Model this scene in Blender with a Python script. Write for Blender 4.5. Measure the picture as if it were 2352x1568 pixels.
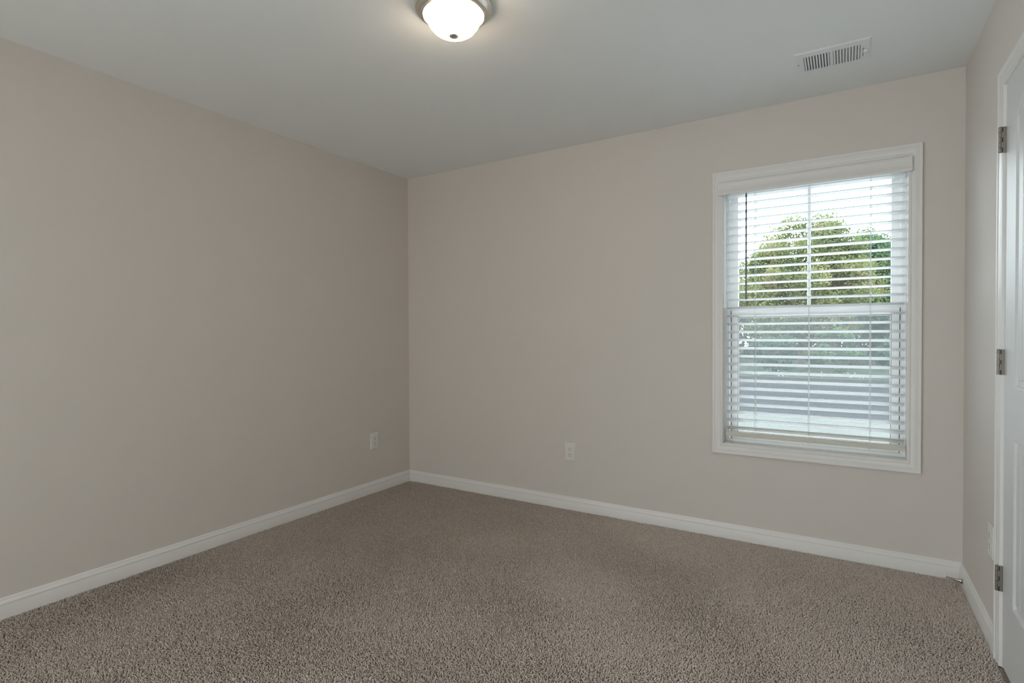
import bpy, math, random
import numpy as np
from mathutils import Vector, Matrix

# ------------------------------------------------------------------ clear
for o in list(bpy.data.objects):
    bpy.data.objects.remove(o)
SC = bpy.context.scene
COL = SC.collection
W, H = 3.50, 2.44            # room width (x), ceiling height
HX0, HX1 = 0.12, 3.38        # wide opening added in the front wall for the rear fill light
YF = -6.00                   # front wall (behind the camera)

# ------------------------------------------------------------------ camera
cam_d = bpy.data.cameras.new('camera')
cam = bpy.data.objects.new('camera', cam_d)
COL.objects.link(cam)
_yaw, _pitch, _roll = 0.550609, -0.014209, -0.004518
f = Vector((-math.sin(_yaw) * math.cos(_pitch), math.cos(_yaw) * math.cos(_pitch), math.sin(_pitch)))
r = Vector((math.cos(_yaw), math.sin(_yaw), 0))
u = r.cross(f)
r2 = math.cos(_roll) * r + math.sin(_roll) * u
u2 = -math.sin(_roll) * r + math.cos(_roll) * u
M = Matrix((r2, u2, -f)).transposed().to_4x4()
M.translation = Vector((3.02222, -3.32211, 1.18956))
cam.matrix_world = M
cam_d.sensor_fit = 'HORIZONTAL'
cam_d.sensor_width = 36.0
cam_d.lens = 36.0 * 1249.643 / 2352.0
cam_d.clip_start = 0.05
cam_d.clip_end = 400
SC.camera = cam

# ------------------------------------------------------------------ world, lights, exposure
SC.view_settings.view_transform = 'Standard'
SC.view_settings.look = 'None'
SC.view_settings.gamma = 1.0
SC.view_settings.use_curve_mapping = False
SC.view_settings.exposure = 0.09
SKY = 12.5
REAR_FILL_W = 21.0
SIDE_FILL_W = 55.0
LAMP = 27.0
wd = bpy.data.worlds.new('overcast_sky')
SC.world = wd
wd.use_nodes = True
nt = wd.node_tree
nt.nodes.clear()
tc = nt.nodes.new('ShaderNodeTexCoord')
sx = nt.nodes.new('ShaderNodeSeparateXYZ')
rp = nt.nodes.new('ShaderNodeValToRGB')
rp.color_ramp.elements[0].position = 0.45
rp.color_ramp.elements[0].color = (0.25, 0.27, 0.27, 1)
rp.color_ramp.elements[1].position = 0.50
rp.color_ramp.elements[1].color = (0.59, 0.67, 0.71, 1)
zen = rp.color_ramp.elements.new(1.0)      # overcast sky: the zenith is brighter than the horizon
zen.color = (0.82, 0.93, 1.0, 1)
mp = nt.nodes.new('ShaderNodeMapRange')
mp.inputs['From Min'].default_value = -1
bg = nt.nodes.new('ShaderNodeBackground')
bg.inputs['Strength'].default_value = SKY
wo = nt.nodes.new('ShaderNodeOutputWorld')
nt.links.new(tc.outputs['Generated'], sx.inputs[0])
nt.links.new(sx.outputs['Z'], mp.inputs['Value'])
nt.links.new(mp.outputs[0], rp.inputs[0])
nt.links.new(rp.outputs[0], bg.inputs['Color'])
nt.links.new(bg.outputs[0], wo.inputs[0])


def area(name, loc, rot, sx_, sy_, power, color, portal=False):
    l = bpy.data.lights.new(name, 'AREA')
    l.shape = 'RECTANGLE'
    l.size, l.size_y = sx_, sy_
    l.energy = power
    l.color = color
    o = bpy.data.objects.new(name, l)
    o.location = loc
    o.rotation_euler = rot
    COL.objects.link(o)
    if portal:
        l.cycles.is_portal = True
    return o


# daylight sampled through the window opening (portal only, gives no light of its own)
area('window_portal', (2.85, 0.20, 1.30), (math.radians(-90), 0, 0), 0.84, 1.48, 1, (1, 1, 1), True)
# added fill light, set in the made-up opening of the front wall
area('rear_fill_light', ((HX0 + HX1) / 2, YF - 0.10, 1.13), (math.radians(90), 0, 0), HX1 - HX0 - 0.06, 2.16, REAR_FILL_W, (1.0, 0.975, 0.94))
# added fill light outside the made-up window, behind and left of the camera
area('side_fill_light', (-0.20, -5.15, 1.35), (0, math.radians(-90), 0), 1.50, 1.20, SIDE_FILL_W, (0.82, 0.95, 1.0))

cy = SC.cycles
cy.max_bounces = 12
cy.diffuse_bounces = 8
cy.glossy_bounces = 4
cy.transparent_max_bounces = 24
cy.sample_clamp_indirect = 6
cy.use_denoising = True
try:
    cy.denoiser = 'OPENIMAGEDENOISE'
    cy.denoising_input_passes = 'RGB_ALBEDO_NORMAL'
    cy.denoising_prefilter = 'ACCURATE'
except Exception:
    pass

# ------------------------------------------------------------------ materials
MATS = {}


def lin(c):
    c = c / 255.0
    return c / 12.92 if c <= 0.04045 else ((c + 0.055) / 1.055) ** 2.4


def mat(name, rgb, rough=0.5, metal=0.0, bump=None, noise=None, spec=0.5):
    m = bpy.data.materials.new(name)
    m.use_nodes = True
    n = m.node_tree
    b = n.nodes['Principled BSDF']
    b.inputs['Base Color'].default_value = (*rgb, 1)
    b.inputs['Roughness'].default_value = rough
    b.inputs['Metallic'].default_value = metal
    b.inputs['Specular IOR Level'].default_value = spec
    t = n.nodes.new('ShaderNodeTexCoord')
    if noise:        # (scale, amount)
        nz = n.nodes.new('ShaderNodeTexNoise')
        nz.inputs['Scale'].default_value = noise[0]
        nz.inputs['Detail'].default_value = 4
        mx = n.nodes.new('ShaderNodeMixRGB')
        mx.inputs['Color1'].default_value = (*[c * (1 - noise[1]) for c in rgb], 1)
        mx.inputs['Color2'].default_value = (*[min(1, c * (1 + noise[1])) for c in rgb], 1)
        n.links.new(t.outputs['Object'], nz.inputs['Vector'])
        n.links.new(nz.outputs['Fac'], mx.inputs['Fac'])
        n.links.new(mx.outputs[0], b.inputs['Base Color'])
    if bump:         # (scale, strength, distance)
        nb = n.nodes.new('ShaderNodeTexNoise')
        nb.inputs['Scale'].default_value = bump[0]
        nb.inputs['Detail'].default_value = 3
        bp = n.nodes.new('ShaderNodeBump')
        bp.inputs['Strength'].default_value = bump[1]
        bp.inputs['Distance'].default_value = bump[2]
        n.links.new(t.outputs['Object'], nb.inputs['Vector'])
        n.links.new(nb.outputs['Fac'], bp.inputs['Height'])
        n.links.new(bp.outputs[0], b.inputs['Normal'])
    MATS[name] = m
    return m


mat('wall_paint', (0.665, 0.622, 0.583), 0.75, bump=(260, 0.12, 0.001), noise=(3, 0.01), spec=0.3)
mat('ceiling_paint', (0.845, 0.878, 0.888), 0.95, bump=(180, 0.15, 0.001), noise=(3, 0.01), spec=0.1)
mat('trim_paint', (0.755, 0.745, 0.73), 0.35, bump=(60, 0.05, 0.0005), noise=(5, 0.01))
mat('door_paint', (0.66, 0.67, 0.67), 0.38, bump=(120, 0.08, 0.0005), noise=(5, 0.01))
mat('vinyl', (0.89, 0.90, 0.90), 0.3, noise=(8, 0.01))
mat('gasket', (0.03, 0.035, 0.04), 0.6, noise=(8, 0.05))
mat('nickel', (0.76, 0.72, 0.66), 0.30, 1.0, noise=(40, 0.06), bump=(300, 0.05, 0.0003))
mat('hinge_metal', (0.30, 0.275, 0.25), 0.5, 1.0, noise=(60, 0.08))
mat('dark_gap', (0.01, 0.01, 0.01), 0.8, noise=(9, 0.1))
mat('plate_plastic', (0.73, 0.725, 0.69), 0.3, noise=(20, 0.01))
mat('slot_dark', (0.015, 0.013, 0.012), 0.7, noise=(9, 0.1))
mat('wand_plastic', (0.13, 0.135, 0.15), 0.25, noise=(30, 0.03))
mat('cord_white', (0.75, 0.75, 0.74), 0.8, noise=(200, 0.05))
mat('vent_metal', (0.80, 0.84, 0.86), 0.4, noise=(20, 0.01))
mat('duct_shade', (0.10, 0.12, 0.13), 0.8, noise=(9, 0.1))
mat('steel', (0.55, 0.53, 0.50), 0.25, 1.0, noise=(60, 0.05))
mat('rubber_white', (0.75, 0.74, 0.72), 0.6, noise=(30, 0.02))
mat('rail_paint', (0.66, 0.64, 0.58), 0.45, noise=(6, 0.02))
mat('concrete', (0.50, 0.51, 0.50), 0.9, noise=(3, 0.06), spec=0.1)
mat('verge_grass', (0.040, 0.052, 0.036), 1.0, noise=(2, 0.3), spec=0.0)
mat('siding', (0.55, 0.54, 0.5), 0.8, noise=(4, 0.03))
mat('bark', (0.07, 0.055, 0.045), 0.9, noise=(12, 0.3), bump=(20, 0.6, 0.02))
mat('asphalt', (0.022, 0.0225, 0.024), 1.0, noise=(0.8, 0.1), bump=(60, 0.4, 0.01), spec=0.0)
mat('flower_white', (0.30, 0.28, 0.27), 0.8, noise=(12, 0.15))


def slat_material():
    m = bpy.data.materials.new('slat_white')
    m.use_nodes = True
    n = m.node_tree
    b = n.nodes['Principled BSDF']
    out = n.nodes['Material Output']
    nz = n.nodes.new('ShaderNodeTexNoise')
    nz.inputs['Scale'].default_value = 30
    cr = n.nodes.new('ShaderNodeValToRGB')
    cr.color_ramp.elements[0].color = (0.86, 0.87, 0.875, 1)
    cr.color_ramp.elements[1].color = (0.90, 0.905, 0.91, 1)
    n.links.new(nz.outputs['Fac'], cr.inputs[0])
    n.links.new(cr.outputs[0], b.inputs['Base Color'])
    b.inputs['Roughness'].default_value = 0.4
    tr = n.nodes.new('ShaderNodeBsdfTranslucent')
    tr.inputs['Color'].default_value = (0.75, 0.8, 0.82, 1)
    mx = n.nodes.new('ShaderNodeMixShader')
    mx.inputs[0].default_value = 0.12
    n.links.new(b.outputs[0], mx.inputs[1])
    n.links.new(tr.outputs[0], mx.inputs[2])
    n.links.new(mx.outputs[0], out.inputs['Surface'])
    MATS['slat'] = m


slat_material()


def glass_material():
    m = bpy.data.materials.new('window_glass')
    m.use_nodes = True
    n = m.node_tree
    n.nodes.clear()
    out = n.nodes.new('ShaderNodeOutputMaterial')
    tr = n.nodes.new('ShaderNodeBsdfTransparent')
    tr.inputs['Color'].default_value = (0.975, 0.98, 0.98, 1)
    gl = n.nodes.new('ShaderNodeBsdfGlossy')
    gl.inputs['Roughness'].default_value = 0.0
    fr = n.nodes.new('ShaderNodeFresnel')
    fr.inputs['IOR'].default_value = 1.38
    mx = n.nodes.new('ShaderNodeMixShader')
    n.links.new(fr.outputs[0], mx.inputs[0])
    n.links.new(tr.outputs[0], mx.inputs[1])
    n.links.new(gl.outputs[0], mx.inputs[2])
    n.links.new(mx.outputs[0], out.inputs['Surface'])
    MATS['glass'] = m
    m = bpy.data.materials.new('insect_mesh')
    m.use_nodes = True
    n = m.node_tree
    n.nodes.clear()
    out = n.nodes.new('ShaderNodeOutputMaterial')
    tr = n.nodes.new('ShaderNodeBsdfTransparent')
    tl = n.nodes.new('ShaderNodeBsdfTranslucent')
    tl.inputs['Color'].default_value = (0.115, 0.125, 0.130, 1)
    df = n.nodes.new('ShaderNodeBsdfDiffuse')
    df.inputs['Color'].default_value = (0.12, 0.13, 0.14, 1)
    wv = n.nodes.new('ShaderNodeTexNoise')
    wv.inputs['Scale'].default_value = 900
    mr = n.nodes.new('ShaderNodeMapRange')
    mr.inputs['To Min'].default_value = 0.28
    mr.inputs['To Max'].default_value = 0.36
    n.links.new(wv.outputs['Fac'], mr.inputs['Value'])
    m1 = n.nodes.new('ShaderNodeMixShader')
    m1.inputs[0].default_value = 0.3
    n.links.new(tl.outputs[0], m1.inputs[1])
    n.links.new(df.outputs[0], m1.inputs[2])
    m2 = n.nodes.new('ShaderNodeMixShader')
    n.links.new(mr.outputs[0], m2.inputs[0])
    n.links.new(tr.outputs[0], m2.inputs[1])
    n.links.new(m1.outputs[0], m2.inputs[2])
    n.links.new(m2.outputs[0], out.inputs['Surface'])
    MATS['screen'] = m


glass_material()


def lamp_material():
    m = bpy.data.materials.new('alabaster_glass')
    m.use_nodes = True
    n = m.node_tree
    b = n.nodes['Principled BSDF']
    b.inputs['Base Color'].default_value = (0.85, 0.82, 0.78, 1)
    b.inputs['Roughness'].default_value = 0.2
    t = n.nodes.new('ShaderNodeTexCoord')
    nz = n.nodes.new('ShaderNodeTexNoise')
    nz.inputs['Scale'].default_value = 13
    nz.inputs['Detail'].default_value = 5
    nz.inputs['Distortion'].default_value = 1.6
    cr = n.nodes.new('ShaderNodeValToRGB')
    cr.color_ramp.elements[0].position = 0.455
    cr.color_ramp.elements[0].color = (0.034, 0.029, 0.024, 1)
    cr.color_ramp.elements[1].position = 0.53
    cr.color_ramp.elements[1].color = (1.0, 0.77, 0.55, 1)
    n.links.new(t.outputs['Object'], nz.inputs['Vector'])
    n.links.new(nz.outputs['Fac'], cr.inputs[0])
    n.links.new(cr.outputs[0], b.inputs['Emission Color'])
    b.inputs['Emission Strength'].default_value = LAMP
    MATS['lampglass'] = m


lamp_material()


def carpet_materials():
    m = bpy.data.materials.new('carpet_yarn')
    m.use_nodes = True
    n = m.node_tree
    b = n.nodes['Principled BSDF']
    b.inputs['Roughness'].default_value = 0.95
    b.inputs['Specular IOR Level'].default_value = 0.1
    a = n.nodes.new('ShaderNodeAttribute')
    a.attribute_name = 'tone'
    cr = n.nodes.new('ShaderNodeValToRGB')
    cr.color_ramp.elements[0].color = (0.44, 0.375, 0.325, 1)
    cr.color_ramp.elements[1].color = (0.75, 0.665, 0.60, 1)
    n.links.new(a.outputs['Fac'], cr.inputs[0])
    n.links.new(cr.outputs[0], b.inputs['Base Color'])
    MATS['yarn'] = m
    mat('carpet_base', (0.42, 0.38, 0.34), 0.95, bump=(180, 1.0, 0.006), noise=(120, 0.35), spec=0.1)


carpet_materials()


def leaf_material(name, c1, c2, c3):
    m = bpy.data.materials.new(name)
    m.use_nodes = True
    n = m.node_tree
    n.nodes.clear()
    out = n.nodes.new('ShaderNodeOutputMaterial')
    t = n.nodes.new('ShaderNodeTexCoord')
    nz = n.nodes.new('ShaderNodeTexNoise')
    nz.inputs['Scale'].default_value = 1.1
    nz.inputs['Detail'].default_value = 6
    nz.inputs['Roughness'].default_value = 0.7
    cr = n.nodes.new('ShaderNodeValToRGB')
    e = cr.color_ramp.elements
    e[0].position = 0.36
    e[0].color = (*c1, 1)
    e[1].position = 0.66
    e[1].color = (*c3, 1)
    k = e.new(0.52)
    k.color = (*c2, 1)
    n.links.new(t.outputs['Object'], nz.inputs['Vector'])
    n.links.new(nz.outputs['Fac'], cr.inputs[0])
    d = n.nodes.new('ShaderNodeBsdfDiffuse')
    l = n.nodes.new('ShaderNodeBsdfTranslucent')
    mx = n.nodes.new('ShaderNodeMixShader')
    mx.inputs[0].default_value = 0.4
    n.links.new(cr.outputs[0], d.inputs['Color'])
    n.links.new(cr.outputs[0], l.inputs['Color'])
    n.links.new(d.outputs[0], mx.inputs[1])
    n.links.new(l.outputs[0], mx.inputs[2])
    n.links.new(mx.outputs[0], out.inputs['Surface'])
    MATS[name] = m


leaf_material('leaf_light', (0.0745, 0.105, 0.0482), (0.1277, 0.1522, 0.0597), (0.2128, 0.1733, 0.0976))
leaf_material('leaf_mid', (0.0473, 0.0931, 0.0585), (0.0737, 0.1249, 0.0608), (0.1181, 0.1429, 0.0644))
leaf_material('leaf_dark', (0.0306, 0.0677, 0.057), (0.0468, 0.0883, 0.0594), (0.081, 0.1129, 0.0594))
leaf_material('grass', (0.117, 0.123, 0.1082), (0.1287, 0.1353, 0.1189), (0.1443, 0.1492, 0.1312))


# ------------------------------------------------------------------ mesh helpers
class MB:
    """collects shapes, builds ONE mesh object"""

    def __init__(s):
        s.v, s.f = [], []

    def add(s, vs, fs):
        n = len(s.v)
        s.v += [tuple(p) for p in vs]
        s.f += [tuple(i + n for i in q) for q in fs]
        return s

    def box(s, x0, x1, y0, y1, z0, z1, M=None):
        vs = [Vector((x, y, z)) for x in (x0, x1) for y in (y0, y1) for z in (z0, z1)]
        if M is not None:
            vs = [M @ p for p in vs]
        return s.add(vs, [(0, 1, 3, 2), (4, 6, 7, 5), (0, 4, 5, 1), (2, 3, 7, 6), (0, 2, 6, 4), (1, 5, 7, 3)])

    def lathe(s, prof, c, axis='Z', seg=48, close=True):
        """prof: (radius, height along axis)"""
        vs, fs = [], []
        for (rr, hh) in prof:
            for k in range(seg):
                a = 2 * math.pi * k / seg
                p = (rr * math.cos(a), rr * math.sin(a), hh)
                if axis == 'X':
                    p = (hh, p[0], p[1])
                elif axis == 'Y':
                    p = (p[0], hh, p[1])
                vs.append((p[0] + c[0], p[1] + c[1], p[2] + c[2]))
        for i in range(len(prof) - 1):
            for k in range(seg):
                k2 = (k + 1) % seg
                fs.append((i * seg + k, i * seg + k2, (i + 1) * seg + k2, (i + 1) * seg + k))
        if close:
            fs.append(tuple(range(seg))[::-1])
            fs.append(tuple((len(prof) - 1) * seg + k for k in range(seg)))
        return s.add(vs, fs)

    def loft(s, rings, closed_ring=True, caps=True, closed_path=False):
        n = len(rings[0])
        vs = [p for rg in rings for p in rg]
        fs = []
        m = len(rings)
        for i in range(m if closed_path else m - 1):
            j = (i + 1) % m
            for k in range(n if closed_ring else n - 1):
                k2 = (k + 1) % n
                fs.append((i * n + k, i * n + k2, j * n + k2, j * n + k))
        if caps and not closed_path:
            fs.append(tuple(range(n))[::-1])
            fs.append(tuple((m - 1) * n + k for k in range(n)))
        return s.add(vs, fs)

    def tube(s, pts, rad, seg=8):
        rings = []
        P = [Vector(p) for p in pts]
        for i, p in enumerate(P):
            d = (P[min(i + 1, len(P) - 1)] - P[max(i - 1, 0)]).normalized()
            a = d.orthogonal().normalized()
            b = d.cross(a)
            rr = rad[i] if isinstance(rad, (list, tuple)) else rad
            rings.append([p + rr * (math.cos(2 * math.pi * k / seg) * a + math.sin(2 * math.pi * k / seg) * b) for k in range(seg)])
        return s.loft(rings)

    def build(s, name, m, parent=None, smooth=False, bevel=0.0, seg=2):
        me = bpy.data.meshes.new(name)
        me.from_pydata(s.v, [], s.f)
        me.update()
        import bmesh
        bm = bmesh.new()
        bm.from_mesh(me)
        bmesh.ops.recalc_face_normals(bm, faces=bm.faces)
        bm.to_mesh(me)
        bm.free()
        return link(name, me, m, parent, smooth, bevel, seg)


def link(name, me, m, parent=None, smooth=False, bevel=0.0, seg=2):
    o = bpy.data.objects.new(name, me)
    me.materials.append(MATS[m] if isinstance(m, str) else m)
    COL.objects.link(o)
    if parent is not None:
        o.parent = parent
        g = Vector((0, 0, 0))
        q = parent
        while q is not None:
            g += q.location
            q = q.parent
        o.location = -g if parent.parent is None else Vector((0, 0, 0))
    if smooth:
        for p in me.polygons:
            p.use_smooth = True
        try:
            me.set_sharp_from_angle(angle=math.radians(35))
        except Exception:
            pass
    if bevel > 0:
        b = o.modifiers.new('bevel', 'BEVEL')
        b.width = bevel
        b.segments = seg
        b.limit_method = 'ANGLE'
        b.angle_limit = math.radians(40)
    return o


def tag(o, label=None, cat=None, group=None, kind=None):
    if label:
        o['label'] = label
    if cat:
        o['category'] = cat
    if group:
        o['group'] = group
    if kind:
        o['kind'] = kind
    return o


def empty(name, loc, **k):
    o = bpy.data.objects.new(name, None)
    o.empty_display_size = 0.1
    o.location = loc
    COL.objects.link(o)
    return tag(o, **k)


# ------------------------------------------------------------------ room shell
# window opening in the back wall
OX0, OX1, OZ0, OZ1 = 2.404, 3.296, 0.538, 2.068
m_ = MB()
m_.box(-0.12, OX0, 0, 0.16, -0.35, H + 0.1)
m_.box(OX1, W + 0.12, 0, 0.16, -0.35, H + 0.1)
m_.box(OX0, OX1, 0, 0.16, -0.35, OZ0)
m_.box(OX0, OX1, 0, 0.16, OZ1, H + 0.1)
tag(m_.build('wall_back', 'wall_paint'), 'greige painted wall with the window', 'wall', kind='structure')
m_ = MB()
m_.box(-0.12, 0, -4.50, 0, -0.1, H + 0.1)
m_.box(-0.12, 0, YF - 0.12, -5.80, -0.1, H + 0.1)
m_.box(-0.12, 0, -5.80, -4.50, -0.1, 0.55)  # wall opening added for the side fill light
m_.box(-0.12, 0, -5.80, -4.50, 2.15, H + 0.1)
tag(m_.build('wall_left', 'wall_paint'), 'long plain greige wall on the left', 'wall', kind='structure')
# right wall with a closet door opening
DY1, DY0, DZ1 = -0.795, -1.520, 2.062           # door leaf: hinge side, latch side, top
m_ = MB()
m_.box(W, W + 0.115, DY1 + 0.02, 0, -0.1, H + 0.1)
m_.box(W, W + 0.115, YF - 0.12, DY0 - 0.02, -0.1, H + 0.1)
m_.box(W, W + 0.115, DY0 - 0.02, DY1 + 0.02, DZ1 + 0.02, H + 0.1)
tag(m_.build('wall_right', 'wall_paint'), 'greige wall on the right holding the panel door', 'wall', kind='structure')
m_ = MB()
m_.box(0, HX0, YF - 0.12, YF, -0.1, H + 0.1)
m_.box(HX1, W, YF - 0.12, YF, -0.1, H + 0.1)
m_.box(HX0, HX1, YF - 0.12, YF, 2.24, H + 0.1)  # lintel over the opening added for the rear fill light
tag(m_.build('wall_front', 'wall_paint'), 'greige wall with the opening added for fill light', 'wall', kind='structure')
m_ = MB()
m_.box(-0.4, 3.8, YF - 1.42, YF - 1.3, -0.1, H + 0.1)
m_.box(-0.5, -0.4, YF - 1.42, YF - 0.12, -0.1, H + 0.1)
m_.box(3.8, 3.9, YF - 1.42, YF - 0.12, -0.1, H + 0.1)
tag(m_.build('wall_sky_block', 'wall_paint'), 'unseen greige wall added to keep sky out of the rear opening', 'wall', kind='structure')  # added behind the opening so no sky leaks in
m_ = MB().box(-0.12, W + 0.12, YF - 1.42, 0.16, H, H + 0.12)
tag(m_.build('ceiling', 'ceiling_paint'), 'flat white ceiling', 'ceiling', kind='structure')
m_ = MB().box(-0.12, W + 0.7, YF - 1.42, 0.0, -0.12, -0.006)
tag(m_.build('floor', 'carpet_base'), 'floor under the beige carpet', 'floor', kind='structure')
# closet shell behind the door
m_ = MB()
m_.box(W + 0.60, W + 0.70, -1.9, -0.4, -0.1, H + 0.1)
m_.box(W + 0.115, W + 0.60, -0.5, -0.4, -0.1, H + 0.1)
m_.box(W + 0.115, W + 0.60, -1.9, -1.8, -0.1, H + 0.1)
tag(m_.build('wall_closet', 'wall_paint'), 'closet wall behind the panel door', 'wall', kind='structure')

# ------------------------------------------------------------------ baseboards
BASE = [(-0.006, 0.0), (-0.006, 0.0140), (0.0575, 0.0140), (0.0600, 0.0128), (0.0625, 0.0128), (0.0650, 0.0138),
        (0.0700, 0.0124), (0.0770, 0.0088), (0.0800, 0.0070), (0.0825, 0.0070), (0.0860, 0.0056), (0.0886, 0.0030), (0.0886, 0.0)]


def baseboard(name, fn, a, b, ma, mb, label):
    """fn(t, h, z) -> point. ma/mb: mitre sign at the ends"""
    rings = [[fn(a + ma * h, h, z) for z, h in BASE], [fn(b + mb * h, h, z) for z, h in BASE]]
    return tag(MB().loft(rings).build(name, 'trim_paint', smooth=True), label, 'baseboard', kind='structure')


baseboard('baseboard_left', lambda t, h, z: (h, t, z), 0, YF, -1, 1, 'white moulded baseboard along the left wall')
baseboard('baseboard_back', lambda t, h, z: (t, -h, z), 0, W, 1, -1, 'white moulded baseboard under the window wall')
baseboard('baseboard_right', lambda t, h, z: (W - h, t, z), 0, -0.726, -1, 0, 'short white baseboard between the corner and the door')
baseboard('baseboard_right.001', lambda t, h, z: (W - h, t, z), -1.59, YF, 0, 1, 'white baseboard beyond the door latch side')

# ------------------------------------------------------------------ casing profile (d from outer edge, height)
CAS = [(0, 0), (0, 0.0150), (0.0015, 0.0170), (0.0105, 0.0170), (0.0125, 0.0160), (0.0140, 0.0138), (0.0170, 0.0138),
       (0.0230, 0.0146), (0.0300, 0.0136), (0.0370, 0.0112), (0.0400, 0.0098), (0.0430, 0.0098), (0.0445, 0.0118),
       (0.0480, 0.0124), (0.0530, 0.0120), (0.0560, 0.0105), (0.0570, 0.0085), (0.0570, 0)]

# ------------------------------------------------------------------ window
WX0, WX1, WZ0, WZ1 = 2.3598, 3.3377, 0.4937, 2.1116
win = empty('window_1', (2.85, 0, 0.5), label='white double hung window on the back wall', cat='window', kind='structure')
rings = []
for cx_, cz_, sx_, sz_ in ((WX0, WZ0, 1, 1), (WX1, WZ0, -1, 1), (WX1, WZ1, -1, -1), (WX0, WZ1, 1, -1)):
    rings.append([(cx_ + sx_ * d, -h, cz_ + sz_ * d) for d, h in CAS])
MB().loft(rings, closed_path=True).build('casing', 'trim_paint', win, smooth=True)
JX0, JX1, JZ0, JZ1 = 2.4205, 3.2810, 0.5545, 2.0510
m_ = MB()
m_.box(JX0 - 0.016, JX0, -0.001, 0.075, JZ0 - 0.016, JZ1 + 0.016)
m_.box(JX1, JX1 + 0.014, -0.001, 0.075, JZ0 - 0.016, JZ1 + 0.016)
m_.box(JX0, JX1, -0.001, 0.075, JZ0 - 0.016, JZ0)
m_.box(JX0, JX1, -0.001, 0.075, JZ1, JZ1 + 0.016)
m_.build('jamb', 'trim_paint', win, bevel=0.001)


def frame(mb, x0, x1, z0, z1, y0, y1, wl, wr, wb, wt):
    mb.box(x0, x0 + wl, y0, y1, z0, z1)
    mb.box(x1 - wr, x1, y0, y1, z0, z1)
    mb.box(x0 + wl, x1 - wr, y0, y1, z0, z0 + wb)
    mb.box(x0 + wl, x1 - wr, y0, y1, z1 - wt, z1)
    return mb


fr = frame(MB(), 2.404, 3.296, 0.538, 2.068, 0.075, 0.162, 0.030, 0.030, 0.030, 0.030)
# track ribs of the vinyl frame
for xx in (2.4345, 3.2655):
    s_ = 1 if xx < 3 else -1
    fr.box(min(xx, xx + s_ * 0.004), max(xx, xx + s_ * 0.004), 0.078, 0.082, 0.568, 2.038)
    fr.box(min(xx, xx + s_ * 0.010), max(xx, xx + s_ * 0.010), 0.116, 0.120, 0.568, 2.038)
    fr.box(min(xx, xx + s_ * 0.006), max(xx, xx + s_ * 0.006), 0.150, 0.162, 0.568, 2.038)
fr.build('window_frame', 'vinyl', win, bevel=0.0015)
# lower sash (inner track)
ls = frame(MB(), 2.4475, 3.2555, 0.5685, 1.3150, 0.085, 0.113, 0.0365, 0.0365, 0.0445, 0.036)
ls.box(2.4475, 3.2555, 0.082, 0.085, 1.303, 1.315)
low = ls.build('lower_sash', 'vinyl', win, bevel=0.0015)
frame(MB(), 2.4825, 3.2205, 0.6115, 1.2805, 0.0840, 0.0868, 0.0020, 0.0012, 0.0020, 0.0024).build('gasket', 'gasket', low)
frame(MB(), 2.4845, 3.2190, 0.6135, 1.2785, 0.0825, 0.0880, 0.004, 0.004, 0.004, 0.004).build('glazing_bead', 'vinyl', low)
MB().box(2.484, 3.219, 0.097, 0.101, 0.613, 1.279).build('glass', 'glass', low)
# dark strips painting in the shadow gap down each side of the lower sash
for x_ in (2.4450, 3.2556):
    MB().box(x_, x_ + 0.0022, 0.0835, 0.110, 0.569, 1.315).build('shadow_gap_strip', 'gasket', low)
for x_ in (2.640, 3.088):
    lk = MB().box(x_ - 0.027, x_ + 0.027, 0.086, 0.106, 1.3150, 1.3200)
    lk.lathe([(0.011, 0), (0.011, 0.009), (0.008, 0.011)], (x_, 0.097, 1.3195), seg=20)
    lk.box(x_ + 0.0, x_ + 0.030, 0.083, 0.090, 1.3205, 1.3275)
    lk.build('sash_lock', 'vinyl', low, bevel=0.0012)
for x_ in (2.500, 3.190):
    MB().box(x_ - 0.018, x_ + 0.018, 0.079, 0.086, 1.305, 1.312).build('tilt_latch', 'vinyl', low, bevel=0.001)
# upper sash (outer track) with one vertical grille bar
us = frame(MB(), 2.4400, 3.2600, 1.2850, 2.0350, 0.119, 0.147, 0.0385, 0.0395, 0.045, 0.045)
us.box(2.4400, 3.2600, 0.1135, 0.119, 1.322, 1.334)
up = us.build('upper_sash', 'vinyl', win, bevel=0.0015)
MB().box(2.4785, 3.2205, 0.131, 0.135, 1.330, 1.990).build('glass', 'glass', up)
MB().box(2.8365, 2.8545, 0.1245, 0.1305, 1.330, 1.990).build('grille_bar', 'vinyl', up, bevel=0.002)
# insect screen outside the lower sash
scn = frame(MB(), 2.438, 3.262, 0.570, 1.330, 0.151, 0.158, 0.016, 0.016, 0.016, 0.016).build('screen_frame', 'vinyl', win, bevel=0.001)
me_s = MB().add([(2.454, 0.1545, 0.586), (3.246, 0.1545, 0.586), (3.246, 0.1545, 1.314), (2.454, 0.1545, 1.314)], [(0, 1, 2, 3)])
me_s.build('insect_screen', 'screen', win)

# ------------------------------------------------------------------ blind
bl = empty('window_blind', (2.85, 0.03, 0.6), label='white horizontal slat blind hanging in the window, slats open', cat='blind')
SX0, SX1 = 2.4315, 3.2725
NS = 30
ZT, ZB = 1.9765, 0.6530
proto_slat = None
hw = 0.0250
first = None


def slat_points(tilt):
    n = 9
    top, bot = [], []
    for i in range(n):
        s_ = -1 + 2 * i / (n - 1)
        y = s_ * hw
        crown = 0.0030 * (1 - s_ * s_)
        yy = y * math.cos(tilt) + crown * math.sin(tilt)
        zz = -y * math.sin(tilt) + crown * math.cos(tilt)
        e = 0.0016
        top.append((yy, zz + e))
        bot.append((yy, zz - e))
    return top + bot[::-1]


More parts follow.
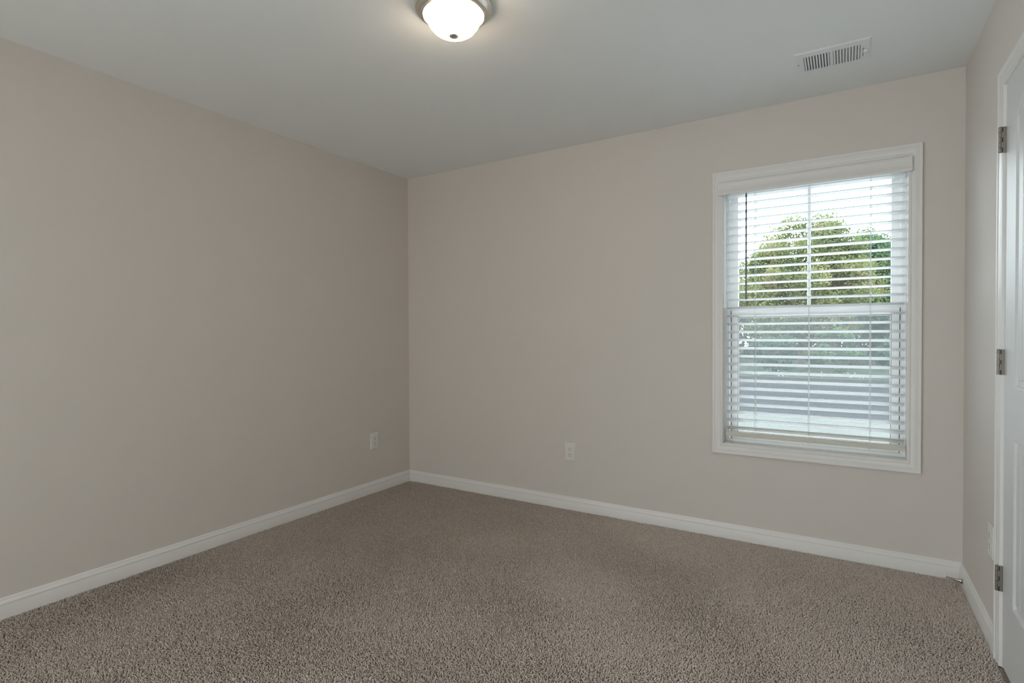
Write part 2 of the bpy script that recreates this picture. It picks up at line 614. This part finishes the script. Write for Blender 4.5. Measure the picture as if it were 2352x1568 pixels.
for i in range(NS):
    t = i / (NS - 1)
    zn = ZT + (ZB - ZT) * t
    tilt = math.radians(7 + 25 * max(0, (t - 0.38) / 0.62) ** 1.1)
    yc = 0.0335
    # the near edge sits at zn
    zc = zn - hw * math.sin(tilt) - 0.0005
    pr = slat_points(tilt)
    sag = 0.0
    xs = [SX0 + 0.0006 * math.sin(i * 2.3), SX1 + 0.0006 * math.sin(i * 1.7)]
    rings = [[(x, yc + a, zc + b) for a, b in pr] for x in xs]
    MB().loft(rings).build('slat', 'slat', bl, smooth=True)
MB().box(SX0 - 0.002, SX1 + 0.002, 0.008, 0.060, 2.000, 2.045).build('headrail', 'slat', bl, bevel=0.002)
# valance in front of the casing head
VX0, VX1 = 2.3935, 3.2950
VAL = [(0.0, 1.9760), (0.0128, 1.9760), (0.0142, 1.9780), (0.0142, 1.9870), (0.0125, 1.9885), (0.0088, 1.9895), (0.0088, 1.9925),
       (0.0115, 1.9945), (0.0122, 1.9975), (0.0105, 2.0000), (0.0105, 2.0330), (0.0125, 2.0380), (0.0105, 2.0450), (0.0060, 2.0500), (0.0, 2.0510)]
vb = -0.0210
va = MB().loft([[(VX0, vb - a, z) for a, z in VAL], [(VX1, vb - a, z) for a, z in VAL]])
va = va.build('valance', 'trim_paint', bl, smooth=True)
for a_ in (VX0, VX1 - 0.006):
    MB().box(a_, a_ + 0.006, vb, -0.0172, 1.977, 2.050).build('valance_return', 'trim_paint', va)
# bottom rail
RAIL = [(-0.024, 0.0), (-0.025, 0.004), (-0.0248, 0.016), (-0.0215, 0.0185), (-0.0215, 0.0205), (-0.023, 0.0225), (-0.022, 0.027),
        (0.022, 0.023), (0.025, 0.018), (0.025, 0.003), (0.023, 0.0)]
rl = MB().loft([[(SX0 - 0.001, 0.0335 + a, 0.5940 + b) for a, b in RAIL], [(SX1 + 0.001, 0.0335 + a, 0.5940 + b) for a, b in RAIL]])
rl = rl.build('bottom_rail', 'rail_paint', bl, smooth=True)
for x_ in (2.583, 2.850, 3.127):
    MB().lathe([(0.0065, 0.0), (0.0065, 0.004), (0.004, 0.006)], (x_, 0.0235, 0.5885), seg=16).build('rail_button', 'rubber_white', rl)
for x_ in (2.583, 2.850, 3.127):
    lc = MB()
    for yy in (0.0068, 0.0615):
        lc.tube([(x_ + 0.0006 * math.sin(k * 1.9), yy, 0.600 + k * (1.405 / 40)) for k in range(41)], 0.00085, 5)
    for i in range(NS):
        t = i / (NS - 1)
        zn = ZT + (ZB - ZT) * t
        tilt = math.radians(7 + 25 * max(0, (t - 0.38) / 0.62) ** 1.1)
        zc = zn - hw * math.sin(tilt)
        lc.tube([(x_, 0.0070, zn - 0.003), (x_, 0.0610, zn - 2 * hw * math.sin(tilt) - 0.003)], 0.0007, 4)
    lc.tube([(x_ + 0.0045, 0.030, 0.600), (x_ + 0.0045, 0.030, 2.00)], 0.0009, 5)
    lc.build('ladder_cord', 'cord_white', bl)
wn = MB()
wn.tube([(2.5400, -0.002, 1.985), (2.5395, -0.004, 1.965)], 0.0022, 8)
wn.lathe([(0.0030, 0), (0.0048, 0.006), (0.0045, 0.02), (0.0042, 0.570), (0.0052, 0.575), (0.0050, 0.590), (0.003, 0.594)], (2.5395, -0.0045, 1.378), seg=6)
wn.build('tilt_wand', 'wand_plastic', bl)

# ------------------------------------------------------------------ closet door
door = empty('door_1', (W, -1.15, 0), label='white two panel door on the right wall', cat='door', kind='structure')
CY1, CY0, CZ1 = -0.7265, -1.590, 2.1110          # casing outer edges
rings = [[(W - h, CY1 - d, 0.0) for d, h in CAS], [(W - h, CY1 - d, CZ1 - d) for d, h in CAS],
         [(W - h, CY0 + d, CZ1 - d) for d, h in CAS], [(W - h, CY0 + d, 0.0) for d, h in CAS]]
MB().loft(rings).build('casing', 'trim_paint', door, smooth=True)
m_ = MB()
m_.box(W - 0.002, W + 0.117, -0.7895, -0.7750, 0, DZ1 + 0.020)
m_.box(W - 0.002, W + 0.117, -1.5400, -1.5255, 0, DZ1 + 0.020)
m_.box(W - 0.002, W + 0.117, -1.5255, -0.7895, DZ1 + 0.0055, DZ1 + 0.020)
m_.box(W + 0.045, W + 0.075, -0.8000, -0.7895, 0, DZ1 + 0.0055)
m_.box(W + 0.045, W + 0.075, -1.5255, -1.5150, 0, DZ1 + 0.0055)
m_.box(W + 0.045, W + 0.075, -1.5150, -0.8000, DZ1 - 0.005, DZ1 + 0.0055)
m_.build('door_jamb', 'trim_paint', door, bevel=0.001)
# door leaf: a height field of (y, z) so that the moulded panels, the cambered top and the plank grooves are one skin
FX = W - 0.003                                      # face of the leaf
PYa, PYb = -0.922, -1.398                           # panel opening
pzs = [(0.262, 0.828), (1.004, 1.900)]
CAMB = 0.085


def prof_depth(d):
    """depth of the moulded sticking as a function of distance inside the panel edge"""
    pts = [(0, 0), (0.002, 0.0008), (0.004, 0.0035), (0.007, 0.0085), (0.009, 0.0098), (0.024, 0.0100), (0.0255, 0.0085), (0.028, 0.0030), (0.030, 0.0022)]
    if d <= 0:
        return 0
    for (a, b), (c, e) in zip(pts, pts[1:]):
        if d < c:
            return b + (e - b) * (d - a) / (c - a)
    return 0.0022


def leaf_depth(y, z):
    best = 0.0
    for k, (z0, z1) in enumerate(pzs):
        half = (PYa - PYb) / 2
        ym = (PYa + PYb) / 2
        zt = z1 + (CAMB * (1 - ((y - ym) / half) ** 2) if k == 1 else 0)
        d = min(PYa - y, y - PYb, z - z0, (zt - z) * (0.85 if k == 1 else 1))
        if d > 0:
            best = prof_depth(d)
            if d > 0.030:
                # vertical plank grooves
                g = (y - ym) / 0.0790
                gg = abs(g - round(g)) * 0.0790
                if gg < 0.004:
                    best += 0.0030 * (1 - gg / 0.004)
    return best


def grid_axis(a, b, marks, fine, coarse):
    vals = {round(a, 5), round(b, 5)}
    t = a
    while t < b:
        vals.add(round(t, 5))
        t += coarse
    for (m0, m1, st) in marks:
        t = m0
        while t <= m1:
            if a < t < b:
                vals.add(round(t, 5))
            t += st
    return sorted(vals)


ym_ = (PYa + PYb) / 2
ymarks = [(PYb - 0.001, PYb + 0.033, 0.001), (PYa - 0.033, PYa + 0.001, 0.001)] + [(ym_ + k * 0.079 - 0.005, ym_ + k * 0.079 + 0.005, 0.001) for k in range(-2, 3)]
zmarks = []
for z0, z1 in pzs:
    zmarks += [(z0 - 0.001, z0 + 0.033, 0.001), (z1 - 0.034, z1 + 0.002 + (CAMB if z1 > 1.5 else 0), 0.001 if z1 < 1.5 else 0.0015)]
ys = grid_axis(DY0, DY1, ymarks, 0.002, 0.012)
zs = grid_axis(0.012, DZ1, zmarks, 0.002, 0.04)
vs = [(FX + leaf_depth(y, z), y, z) for z in zs for y in ys]
ny = len(ys)
fs = [(j * ny + i, j * ny + i + 1, (j + 1) * ny + i + 1, (j + 1) * ny + i) for j in range(len(zs) - 1) for i in range(ny - 1)]
lf = MB().add(vs, fs)
n0 = len(lf.v)
bk = FX + 0.035
lf.add([(bk, DY0, 0.012), (bk, DY1, 0.012), (bk, DY1, DZ1), (bk, DY0, DZ1), (FX, DY0, 0.012), (FX, DY1, 0.012), (FX, DY1, DZ1), (FX, DY0, DZ1)],
       [(0, 1, 2, 3), (0, 4, 5, 1), (1, 5, 6, 2), (2, 6, 7, 3), (3, 7, 4, 0)])
lf.build('door_leaf', 'door_paint', door, smooth=True)
kn = MB().lathe([(0.030, 0.0), (0.031, -0.005), (0.024, -0.009), (0.011, -0.012), (0.010, -0.030), (0.022, -0.036), (0.028, -0.048), (0.024, -0.060), (0.010, -0.065)],
                (FX, DY0 + 0.065, 0.96), axis='X', seg=32)
kn.build('door_knob', 'nickel', door, smooth=True)
for hz in (1.860, 1.082, 0.3165):
    bx_, by_ = W - 0.0195, -0.7900
    hb_ = empty_h = None
    lp = MB()
    # leaf plate bridging from the barrel back to the gap between leaf and jamb
    lp.box(bx_ + 0.003, W + 0.030, by_ - 0.0012, by_ + 0.0012, hz - 0.0445, hz + 0.0445)
    lp.box(bx_ + 0.003, W + 0.001, by_ - 0.0042, by_ - 0.0012, hz - 0.0445, hz + 0.0445)
    hg = lp.build('hinge', 'hinge_metal', door, bevel=0.0006)
    bb = MB()
    for k in range(5):
        z0 = hz - 0.0445 + k * 0.0178
        bb.lathe([(0.0042, 0.0004), (0.0048, 0.0010), (0.0048, 0.0166), (0.0042, 0.0172)], (bx_, by_, z0), seg=20)
    bb.lathe([(0.0035, -0.001), (0.0045, 0.0), (0.0045, 0.0012)], (bx_, by_, hz + 0.0445), seg=16)
    bb.build('barrel', 'hinge_metal', hg, smooth=True)
    gp = MB()
    for k in (0, 2, 4):
        z0 = hz - 0.0445 + k * 0.0178
        gp.box(bx_ + 0.0046, bx_ + 0.0072, by_ - 0.0052, by_ - 0.0040, z0 + 0.0015, z0 + 0.0163)
    gp.build('knuckle_gap', 'dark_gap', hg)

# casing of the opening added behind the camera for the rear fill light
hd = empty('fill_opening', ((HX0 + HX1) / 2, YF, 0), label='wide unseen cased opening added for the rear fill light', cat='doorway', kind='structure')
c0, c1, cz = HX0 - 0.055, HX1 + 0.055, 2.295
rings = [[(c0 + d, YF + h, 0.0) for d, h in CAS], [(c0 + d, YF + h, cz - d) for d, h in CAS],
         [(c1 - d, YF + h, cz - d) for d, h in CAS], [(c1 - d, YF + h, 0.0) for d, h in CAS]]
MB().loft(rings).build('casing', 'trim_paint', hd, smooth=True)  # casing of the added opening

# window added out of view in the left wall, framing the side fill light
w2 = empty('fill_window', (0, -5.15, 0.55), label='unseen white window added in the left wall for the fill light', cat='window', kind='structure')
rings = [[(h, cy_ + sy_ * d, cz_ + sz_ * d) for d, h in CAS] for cy_, cz_, sy_, sz_ in
         ((-5.85, 0.50, 1, 1), (-4.45, 0.50, -1, 1), (-4.45, 2.20, -1, -1), (-5.85, 2.20, 1, -1))]
MB().loft(rings, closed_path=True).build('casing', 'trim_paint', w2, smooth=True)  # casing of the added window
m_ = MB()
m_.box(-0.10, -0.06, -5.80, -5.76, 0.55, 2.15)
m_.box(-0.10, -0.06, -4.54, -4.50, 0.55, 2.15)
m_.box(-0.10, -0.06, -5.76, -4.54, 0.55, 0.60)
m_.box(-0.10, -0.06, -5.76, -4.54, 2.10, 2.15)
m_.box(-0.10, -0.06, -5.76, -4.54, 1.33, 1.37)
m_.build('fill_window_sash', 'vinyl', w2, bevel=0.002)

# ------------------------------------------------------------------ outlets


def outlet(center, nrm, label):
    """built in a local frame: a across, c up, n out of the wall"""
    nrm = Vector(nrm)
    up = Vector((0, 0, 1))
    ac = up.cross(nrm)
    cx = Vector(center)
    M_ = Matrix((ac, nrm, up)).transposed().to_4x4()
    M_.translation = cx
    root = empty('wall_outlet', cx, label=label, cat='outlet', group='duplex outlets in the walls')

    def T(mb):
        mb.v = [tuple(M_ @ Vector(p)) for p in mb.v]
        return mb
    hw_, hh_ = 0.0395, 0.0622
    pl = MB()
    ring = lambda a, b, n_: [(-a, n_, -b), (a, n_, -b), (a, n_, b), (-a, n_, b)]
    pl.loft([ring(hw_, hh_, 0.0), ring(hw_, hh_, 0.0022), ring(hw_ - 0.0025, hh_ - 0.0025, 0.0050), ring(hw_ - 0.006, hh_ - 0.006, 0.0060)])
    T(pl).build('cover_plate', 'plate_plastic', root, bevel=0.0008)
    for s_ in (1, -1):
        rc = MB()
        n_ = 24
        prof = []
        for k in range(n_):
            a = 2 * math.pi * k / n_
            x = 0.0172 * math.cos(a)
            z = max(-0.0142, min(0.0142, 0.0172 * math.sin(a)))
            prof.append((x, z))
        c = s_ * 0.0195
        rc.loft([[(x, 0.0055, z + c) for x, z in prof], [(x, 0.0070, z + c) for x, z in prof], [(x * 0.95, 0.0078, z * 0.95 + c) for x, z in prof]])
        rcv = T(rc).build('receptacle', 'plate_plastic', root, smooth=False)
        sl = MB()
        sl.box(-0.0077, -0.0053, 0.0070, 0.0081, c + 0.0005, c + 0.0090)
        sl.box(0.0053, 0.0077, 0.0070, 0.0081, c + 0.0010, c + 0.0080)
        sl.lathe([(0.0030, 0.0070), (0.0030, 0.0081)], (0, 0, c - 0.0070), axis='Y', seg=14)
        T(sl).build('slot', 'slot_dark', rcv)
    T(MB().lathe([(0.0035, 0.0055), (0.0035, 0.0068), (0.0025, 0.0072)], (0, 0, 0), axis='Y', seg=14)).build('screw', 'plate_plastic', root)
    return root


outlet((0.0, -0.387, 0.389), (1, 0, 0), 'white duplex outlet on the left wall near the corner')
outlet((1.4395, 0.0, 0.391), (0, -1, 0), 'white duplex outlet on the back wall between corner and window')
outlet((W, -0.605, 0.391), (-1, 0, 0), 'white duplex outlet partly hidden behind the door casing')

# ------------------------------------------------------------------ door stop on the right baseboard
ds = empty('door_stop', (W - 0.014, -0.101, 0.036), label='silver rod door stop with white tip, on baseboard in the right corner', cat='door stop')
X0 = W - 0.014
M_ds = Matrix.Translation((X0, -0.101, 0.034)) @ Matrix.Rotation(math.radians(-8), 4, 'Y').inverted()


def dst(mb):
    mb.v = [tuple(M_ds @ Vector(p)) for p in mb.v]
    return mb


dst(MB().lathe([(0.0130, 0.002), (0.0130, -0.002), (0.0105, -0.004), (0.0085, -0.009), (0.0065, -0.016), (0.0052, -0.026)], (0, 0, 0), axis='X', seg=28)).build('base_flare', 'steel', ds, smooth=True)
dst(MB().lathe([(0.0052, -0.026), (0.0044, -0.040), (0.0042, -0.064)], (0, 0, 0), axis='X', seg=24)).build('rod', 'steel', ds, smooth=True)
dst(MB().lathe([(0.0062, -0.062), (0.0068, -0.064), (0.0066, -0.074), (0.0050, -0.0765)], (0, 0, 0), axis='X', seg=24)).build('rubber_tip', 'rubber_white', ds, smooth=True)

# ------------------------------------------------------------------ ceiling light
LX, LY = 1.744, -1.6545
cl = empty('ceiling_light', (LX, LY, H), label='lit flush dome ceiling light with brushed nickel ring', cat='ceiling light')
PAN = [(0.1475, 0.0), (0.1475, -0.006), (0.1465, -0.014), (0.1440, -0.021), (0.1370, -0.0250), (0.1345, -0.0270), (0.1345, -0.0300), (0.1290, -0.0345),
       (0.1230, -0.0365), (0.1215, -0.0400), (0.1165, -0.0410), (0.1140, -0.0380), (0.1140, -0.0300)]
MB().lathe(PAN, (LX, LY, H), seg=96, close=False).build('pan', 'nickel', cl, smooth=True)
bowl = []
R0, D0 = 0.1055, 0.080
for k in range(17):
    a = math.pi / 2 * k / 16
    bowl.append((max(0.0015, R0 * math.cos(a) ** 0.84), -0.036 - D0 * math.sin(a) ** 1.02))
MB().lathe(bowl, (LX, LY, H), seg=80, close=False).build('glass_shade', 'lampglass', cl, smooth=True)
MB().lathe([(0.0040, -0.108), (0.0168, -0.1105), (0.0172, -0.1135), (0.0168, -0.1165), (0.0150, -0.1185), (0.0110, -0.1205), (0.0010, -0.1220)], (LX, LY, H), seg=32).build('finial', 'nickel', cl, smooth=True)

# ------------------------------------------------------------------ ceiling vent
VTX0, VTX1, VTY0, VTY1 = 2.8150, 3.1120, -0.5520, -0.3430
vt = empty('ceiling_vent', ((VTX0 + VTX1) / 2, (VTY0 + VTY1) / 2, H), label='white metal air vent with two louvre banks in the ceiling', cat='vent')
bx0, bx1, bx2, bx3, by0, by1 = 2.8520, 2.9550, 2.9680, 3.0720, -0.5060, -0.3580
zf = H - 0.0045
fp = MB()
# face plate with two openings and a sloped rim
for (a, b, c, d) in ((VTX0 + .008, bx0, VTY0 + .008, VTY1 - .008), (bx1, bx2, by0, by1), (bx3, VTX1 - .008, VTY0 + .008, VTY1 - .008),
                     (bx0, bx3, VTY0 + .008, by0), (bx0, bx3, by1, VTY1 - .008)):
    fp.box(a, b, c, d, zf - 0.0012, zf)
q = lambda i, z: [(VTX0 + i, VTY0 + i, z), (VTX1 - i, VTY0 + i, z), (VTX1 - i, VTY1 - i, z), (VTX0 + i, VTY1 - i, z)]
fp.loft([q(0, H), q(0.001, H - 0.0015), q(0.008, zf - 0.0012), q(0.008, zf)], caps=False)
fpo = fp.build('face_plate', 'vent_metal', vt)
bk_ = MB().box(bx0 - .004, bx3 + .004, by0 - .004, by1 + .004, H - 0.0006, H - 0.0002)
bk_.build('duct_shade_sheet', 'duct_shade', vt)  # dark sheet standing for the shade inside the duct, ceiling uncut
for (a, b, sgn) in ((bx0, bx1, 1), (bx2, bx3, -1)):
    n_ = 9
    for k in range(n_):
        xc = a + (k + 0.5) * (b - a) / n_
        lv = MB()
        w_ = 0.0035
        lv.add([(xc - w_, by0, zf - 0.0010 - (0.0 if sgn > 0 else 0.0)), (xc + w_, by0, zf - 0.0010), (xc + w_, by1, zf - 0.0010), (xc - w_, by1, zf - 0.0010),
                (xc - w_ + sgn * 0.003, by0, zf + 0.0048), (xc + w_ + sgn * 0.003 - 0.003, by0, zf + 0.0048), (xc + w_ + sgn * 0.003 - 0.003, by1, zf + 0.0048), (xc - w_ + sgn * 0.003, by1, zf + 0.0048)],
               [(0, 1, 2, 3), (4, 5, 6, 7), (0, 4, 7, 3), (1, 2, 6, 5), (0, 1, 5, 4), (3, 2, 6, 7)])
        lv.build('louver', 'vent_metal', vt)
lev = MB().box(3.0815, 3.0835, -0.470, -0.385, zf - 0.0015, zf - 0.0009)
lev.build('lever_slot', 'slot_dark', vt)
MB().box(3.0825, 3.0980, -0.4480, -0.4320, zf - 0.0105, zf - 0.0020).build('damper_lever', 'vent_metal', vt, bevel=0.001)
for sx_, sy_ in ((2.8290, -0.441), (3.1020, -0.470)):
    sc_ = MB().lathe([(0.0032, -0.0009), (0.0030, -0.0022), (0.0012, -0.0030)], (sx_, sy_, zf), seg=14)
    sc_.build('screw', 'hinge_metal' if sx_ < 3 else 'vent_metal', vt)

# ------------------------------------------------------------------ carpet pile
rng = np.random.default_rng(7)


def build_carpet():
    sp = 0.0052
    gx = np.arange(0.012, W - 0.010, sp)
    gy = np.arange(-3.45, -0.010, sp)
    X, Y = np.meshgrid(gx, gy)
    X = X.ravel()
    Y = Y.ravel()
    # only where a camera near the photo's place could see it (plus a wide margin)
    cx, cyy = 3.02222, -3.32211
    fx_, fy_ = -math.sin(_yaw), math.cos(_yaw)
    dep = (X - cx) * fx_ + (Y - cyy) * fy_
    keep = dep > 1.15
    X, Y = X[keep], Y[keep]
    n = len(X)
    X = X + rng.uniform(-0.5, 0.5, n) * sp
    Y = Y + rng.uniform(-0.5, 0.5, n) * sp
    X = np.clip(X, 0.0145, W - 0.0145)
    Y = np.clip(Y, -4, -0.0145)
    # low frequency lean (brushed areas) from a few sine waves
    A = np.zeros(n)
    B = np.zeros(n)
    for k in range(14):
        kx, ky = rng.normal(0, 5.0, 2)
        ph = rng.uniform(0, 6.28)
        A += np.sin(kx * X + ky * Y + ph)
        B += np.sin(ky * X - kx * Y + ph * 2.1)
    A /= 14 ** .5
    B /= 14 ** .5
    lean_x = 0.0022 * A + rng.normal(0, 0.0040, n)
    lean_y = 0.0022 * B + rng.normal(0, 0.0042, n)
    edge = np.minimum(np.minimum(X - 0.014, W - 0.014 - X), -0.014 - Y)
    lean_x = np.where(X < 0.022, np.abs(lean_x), np.where(X > W - 0.022, -np.abs(lean_x), lean_x))
    lean_y = np.where(Y > -0.022, -np.abs(lean_y), lean_y)
    hgt = rng.uniform(0.0085, 0.0112, n)
    hgt = np.where(edge < 0.008, hgt * 0.8, hgt)
    rad = rng.uniform(0.0019, 0.0028, n)
    nap_light = 0.5 + 0.5 * np.tanh(1.3 * (0.6 * A + 0.5 * B) + 1.6 * (X - 2.0))     # brushed pile patches, plus brighter light painted into the yarn towards the right
    tone = np.clip(rng.normal(0.33, 0.22, n) + 0.50 * nap_light, 0, 1.3)
    a0 = rng.uniform(0, 6.28, n)
    # rings: base, mid, upper, tip
    S = 4
    zb = -0.004
    lev = [(0.0, 0.75, 0.0), (0.45, 1.0, 0.25), (0.82, 0.85, 0.75)]
    V = np.empty((n, S * 3 + 1, 3), np.float32)
    for li, (tz, rr, tl) in enumerate(lev):
        for k in range(S):
            an = a0 + 2 * math.pi * k / S + 0.7 * li
            V[:, li * S + k, 0] = X + lean_x * tl + rad * rr * np.cos(an)
            V[:, li * S + k, 1] = Y + lean_y * tl + rad * rr * np.sin(an)
            V[:, li * S + k, 2] = zb + hgt * tz
    V[:, S * 3, 0] = X + lean_x * 1.15
    V[:, S * 3, 1] = Y + lean_y * 1.15
    V[:, S * 3, 2] = zb + hgt * 0.97
    V[..., 0] = np.clip(V[..., 0], 0.0142, W - 0.0142)
    V[..., 1] = np.minimum(V[..., 1], -0.0142)
    quads = []
    tris = []
    for li in range(2):
        for k in range(S):
            k2 = (k + 1) % S
            quads.append((li * S + k, li * S + k2, (li + 1) * S + k2, (li + 1) * S + k))
    for k in range(S):
        tris.append((2 * S + k, 2 * S + (k + 1) % S, 3 * S))
    nv = S * 3 + 1
    base = (np.arange(n) * nv)[:, None]
    loops = np.concatenate([base + np.array(quads).ravel()[None], base + np.array(tris).ravel()[None]], axis=1).ravel()
    tot = np.tile(np.array([4] * len(quads) + [3] * len(tris)), n)
    st = np.concatenate([[0], np.cumsum(tot)[:-1]])
    me = bpy.data.meshes.new('carpet_pile')
    me.vertices.add(n * nv)
    me.vertices.foreach_set('co', V.reshape(-1))
    me.loops.add(len(loops))
    me.loops.foreach_set('vertex_index', loops.astype(np.int32))
    me.polygons.add(len(tot))
    me.polygons.foreach_set('loop_start', st.astype(np.int32))
    me.polygons.foreach_set('loop_total', tot.astype(np.int32))
    me.polygons.foreach_set('use_smooth', np.ones(len(tot), bool))
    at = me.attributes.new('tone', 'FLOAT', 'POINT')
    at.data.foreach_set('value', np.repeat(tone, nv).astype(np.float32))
    me.update()
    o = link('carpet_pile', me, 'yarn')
    return tag(o, 'speckled beige cut pile carpet covering the floor', 'carpet', kind='stuff')


build_carpet()

# ------------------------------------------------------------------ outside
GZ = -0.35
tag(MB().box(-1.5, 6.5, 0.16, 4.6, GZ - 0.2, GZ + 0.01).build('bounce_slab', 'concrete'), 'unseen light concrete slab added to bounce skylight up into the window', 'bounce_slab', kind='structure')  # out-of-view reflector added to throw skylight onto the ceiling
m_ = MB().box(-60, 60, 0.16, 7.75, GZ - 0.2, GZ)
tag(m_.build('lawn', 'grass'), 'pale mown lawn right below the window', 'lawn', kind='structure')
m_ = MB().box(-60, 60, 7.75, 17.6, GZ - 0.2, GZ - 0.03)
tag(m_.build('road', 'asphalt'), 'grey asphalt road beyond the lawn', 'road', kind='structure')
m_ = MB().box(-60, 60, 17.6, 60, GZ - 0.2, GZ)
tag(m_.build('verge', 'verge_grass'), 'green verge on the far side of the road', 'verge', kind='structure')


def leaves_mesh(name, C, size, rnd, m, parent):
    """C: (n,3) leaf centres -> folded pointed leaves in one mesh"""
    n = len(C)
    d = rnd.normal(0, 1, (n, 3))
    d /= np.linalg.norm(d, axis=1)[:, None]
    e = np.cross(d, rnd.normal(0, 1, (n, 3)))
    e /= np.linalg.norm(e, axis=1)[:, None]
    nn = np.cross(d, e)
    s = size * rnd.uniform(0.6, 1.3, n)[:, None]
    V = np.stack([C - d * s * 0.5, C + e * s * 0.34 + nn * s * 0.12, C + d * s * 0.55, C - e * s * 0.34 + nn * s * 0.12], axis=1).astype(np.float32)
    me = bpy.data.meshes.new(name)
    me.vertices.add(n * 4)
    me.vertices.foreach_set('co', V.reshape(-1))
    idx = (np.arange(n) * 4)[:, None] + np.array([0, 1, 2, 0, 2, 3])[None]
    me.loops.add(n * 6)
    me.loops.foreach_set('vertex_index', idx.ravel().astype(np.int32))
    me.polygons.add(n * 2)
    me.polygons.foreach_set('loop_start', (np.arange(n * 2) * 3).astype(np.int32))
    me.polygons.foreach_set('loop_total', np.full(n * 2, 3, np.int32))
    me.update()
    return link(name, me, m, parent)


def tree(name, x, y, rx, z0, z1, n, size, m, label, cat, seed, clumps=60, group=None, trunk=True):
    rnd = np.random.default_rng(seed)
    root = empty(name, (x, y, GZ), label=label, cat=cat, group=group)
    cz, rz = (z0 + z1) / 2, (z1 - z0) / 2
    cc = rnd.normal(0, 1, (clumps, 3))
    cc /= np.linalg.norm(cc, axis=1)[:, None]
    cc *= rnd.uniform(0.35, 0.92, clumps)[:, None] ** 0.6
    # crown slightly egg shaped: narrower on top
    cen = np.empty_like(cc)
    nar = 1 - 0.22 * np.clip(cc[:, 2], -0.2, 1)
    cen[:, 0] = x + cc[:, 0] * rx * nar * 0.86
    cen[:, 1] = y + cc[:, 1] * rx * nar * 0.86
    cen[:, 2] = cz + cc[:, 2] * rz * 0.86
    k = rnd.integers(0, clumps, n)
    cr = rx * rnd.uniform(0.16, 0.30, clumps)
    off = rnd.normal(0, 1, (n, 3))
    off /= np.linalg.norm(off, axis=1)[:, None]
    off *= (rnd.uniform(0, 1, n) ** 0.45 * cr[k])[:, None]
    off[:, 2] *= 0.75
    C = cen[k] + off
    C[:, 2] = np.maximum(C[:, 2], GZ + 0.03)
    leaves_mesh('foliage', C, size, rnd, m, root)
    if trunk:
        tk = MB()
        zb = GZ
        tk.tube([(x, y, zb), (x + 0.03, y, zb + 0.5), (x - 0.02, y + 0.03, zb + (z1 - zb) * 0.4), (x, y, zb + (z1 - zb) * 0.8)], [rx * 0.055, rx * 0.045, rx * 0.035, rx * 0.01], 10)
        for i in range(min(clumps, 14)):
            a = (x, y, zb + (z1 - zb) * (0.25 + 0.03 * i))
            tk.tube([a, tuple((np.array(a) + cen[i]) / 2 + np.array([0, 0, 0.1])), tuple(cen[i])], [rx * 0.018, rx * 0.012, rx * 0.004], 6)
        tk.build('trunk', 'bark', root, smooth=True)
    return root


tree('maple_tree', 1.40, 22.5, 3.05, -0.2, 6.50, 62000, 0.105, 'leaf_light', 'light green broad tree with yellowing leaves across the road', 'tree', 31, 120)
tree('maple_tree', 4.10, 28.2, 2.45, -0.3, 6.55, 46000, 0.120, 'leaf_mid', 'darker green tree standing behind and right of the yellowing tree', 'tree', 12, 90)
tree('maple_tree', -3.2, 28.0, 2.1, -0.2, 6.2, 6500, 0.200, 'leaf_mid', 'green tree left of the yellowing tree, mostly behind blind and sash', 'tree', 13, 50)
tree('maple_tree', 6.75, 23.2, 1.6, -0.2, 3.6, 8000, 0.150, 'leaf_dark', 'low dark tree at the right edge of the window view', 'tree', 14, 50)
G_ = 'shrubs along the far side of the road'
tree('shrub', -1.2, 18.75, 0.95, -0.35, 1.50, 4500, 0.12, 'leaf_mid', 'leftmost roadside shrub under the trees', 'shrub', 21, 30, G_)
tree('shrub', 0.75, 18.75, 0.97, -0.35, 1.35, 4500, 0.12, 'leaf_dark', 'dark roadside shrub below the yellowing tree', 'shrub', 22, 30, G_)
tree('shrub', 2.70, 18.75, 0.95, -0.35, 1.50, 4500, 0.12, 'leaf_mid', 'mid green roadside shrub between the two tree trunks', 'shrub', 23, 30, G_)
tree('shrub', 4.65, 18.75, 0.97, -0.35, 1.40, 4500, 0.12, 'leaf_dark', 'dark roadside shrub below the darker green tree', 'shrub', 24, 30, G_)
tree('shrub', 6.60, 18.75, 0.95, -0.35, 1.30, 4500, 0.12, 'leaf_mid', 'rightmost roadside shrub under the trees', 'shrub', 25, 30, G_)
# distant tree belt closing the view
rnd = np.random.default_rng(5)
n = 34000
C = np.stack([rnd.uniform(-14, 20, n), rnd.uniform(31.0, 33.0, n), GZ + rnd.uniform(0, 1, n) ** 1.2 * 4.6], axis=1)
bh = leaves_mesh('woodland_belt', C, 0.26, rnd, 'leaf_dark', None)
tag(bh, 'dark distant band of undergrowth behind the trees', 'undergrowth', kind='stuff')
# pale blossoms at the foot of the shrubs
C = np.stack([rnd.uniform(-1.0, 6.0, 150), rnd.uniform(17.7, 17.95, 150), GZ + rnd.uniform(0.02, 0.22, 150)], axis=1)
bs = leaves_mesh('roadside_flowers', C, 0.05, rnd, 'flower_white', None)
tag(bs, 'pale scattered blossoms along the far road edge', 'flowers', kind='stuff')
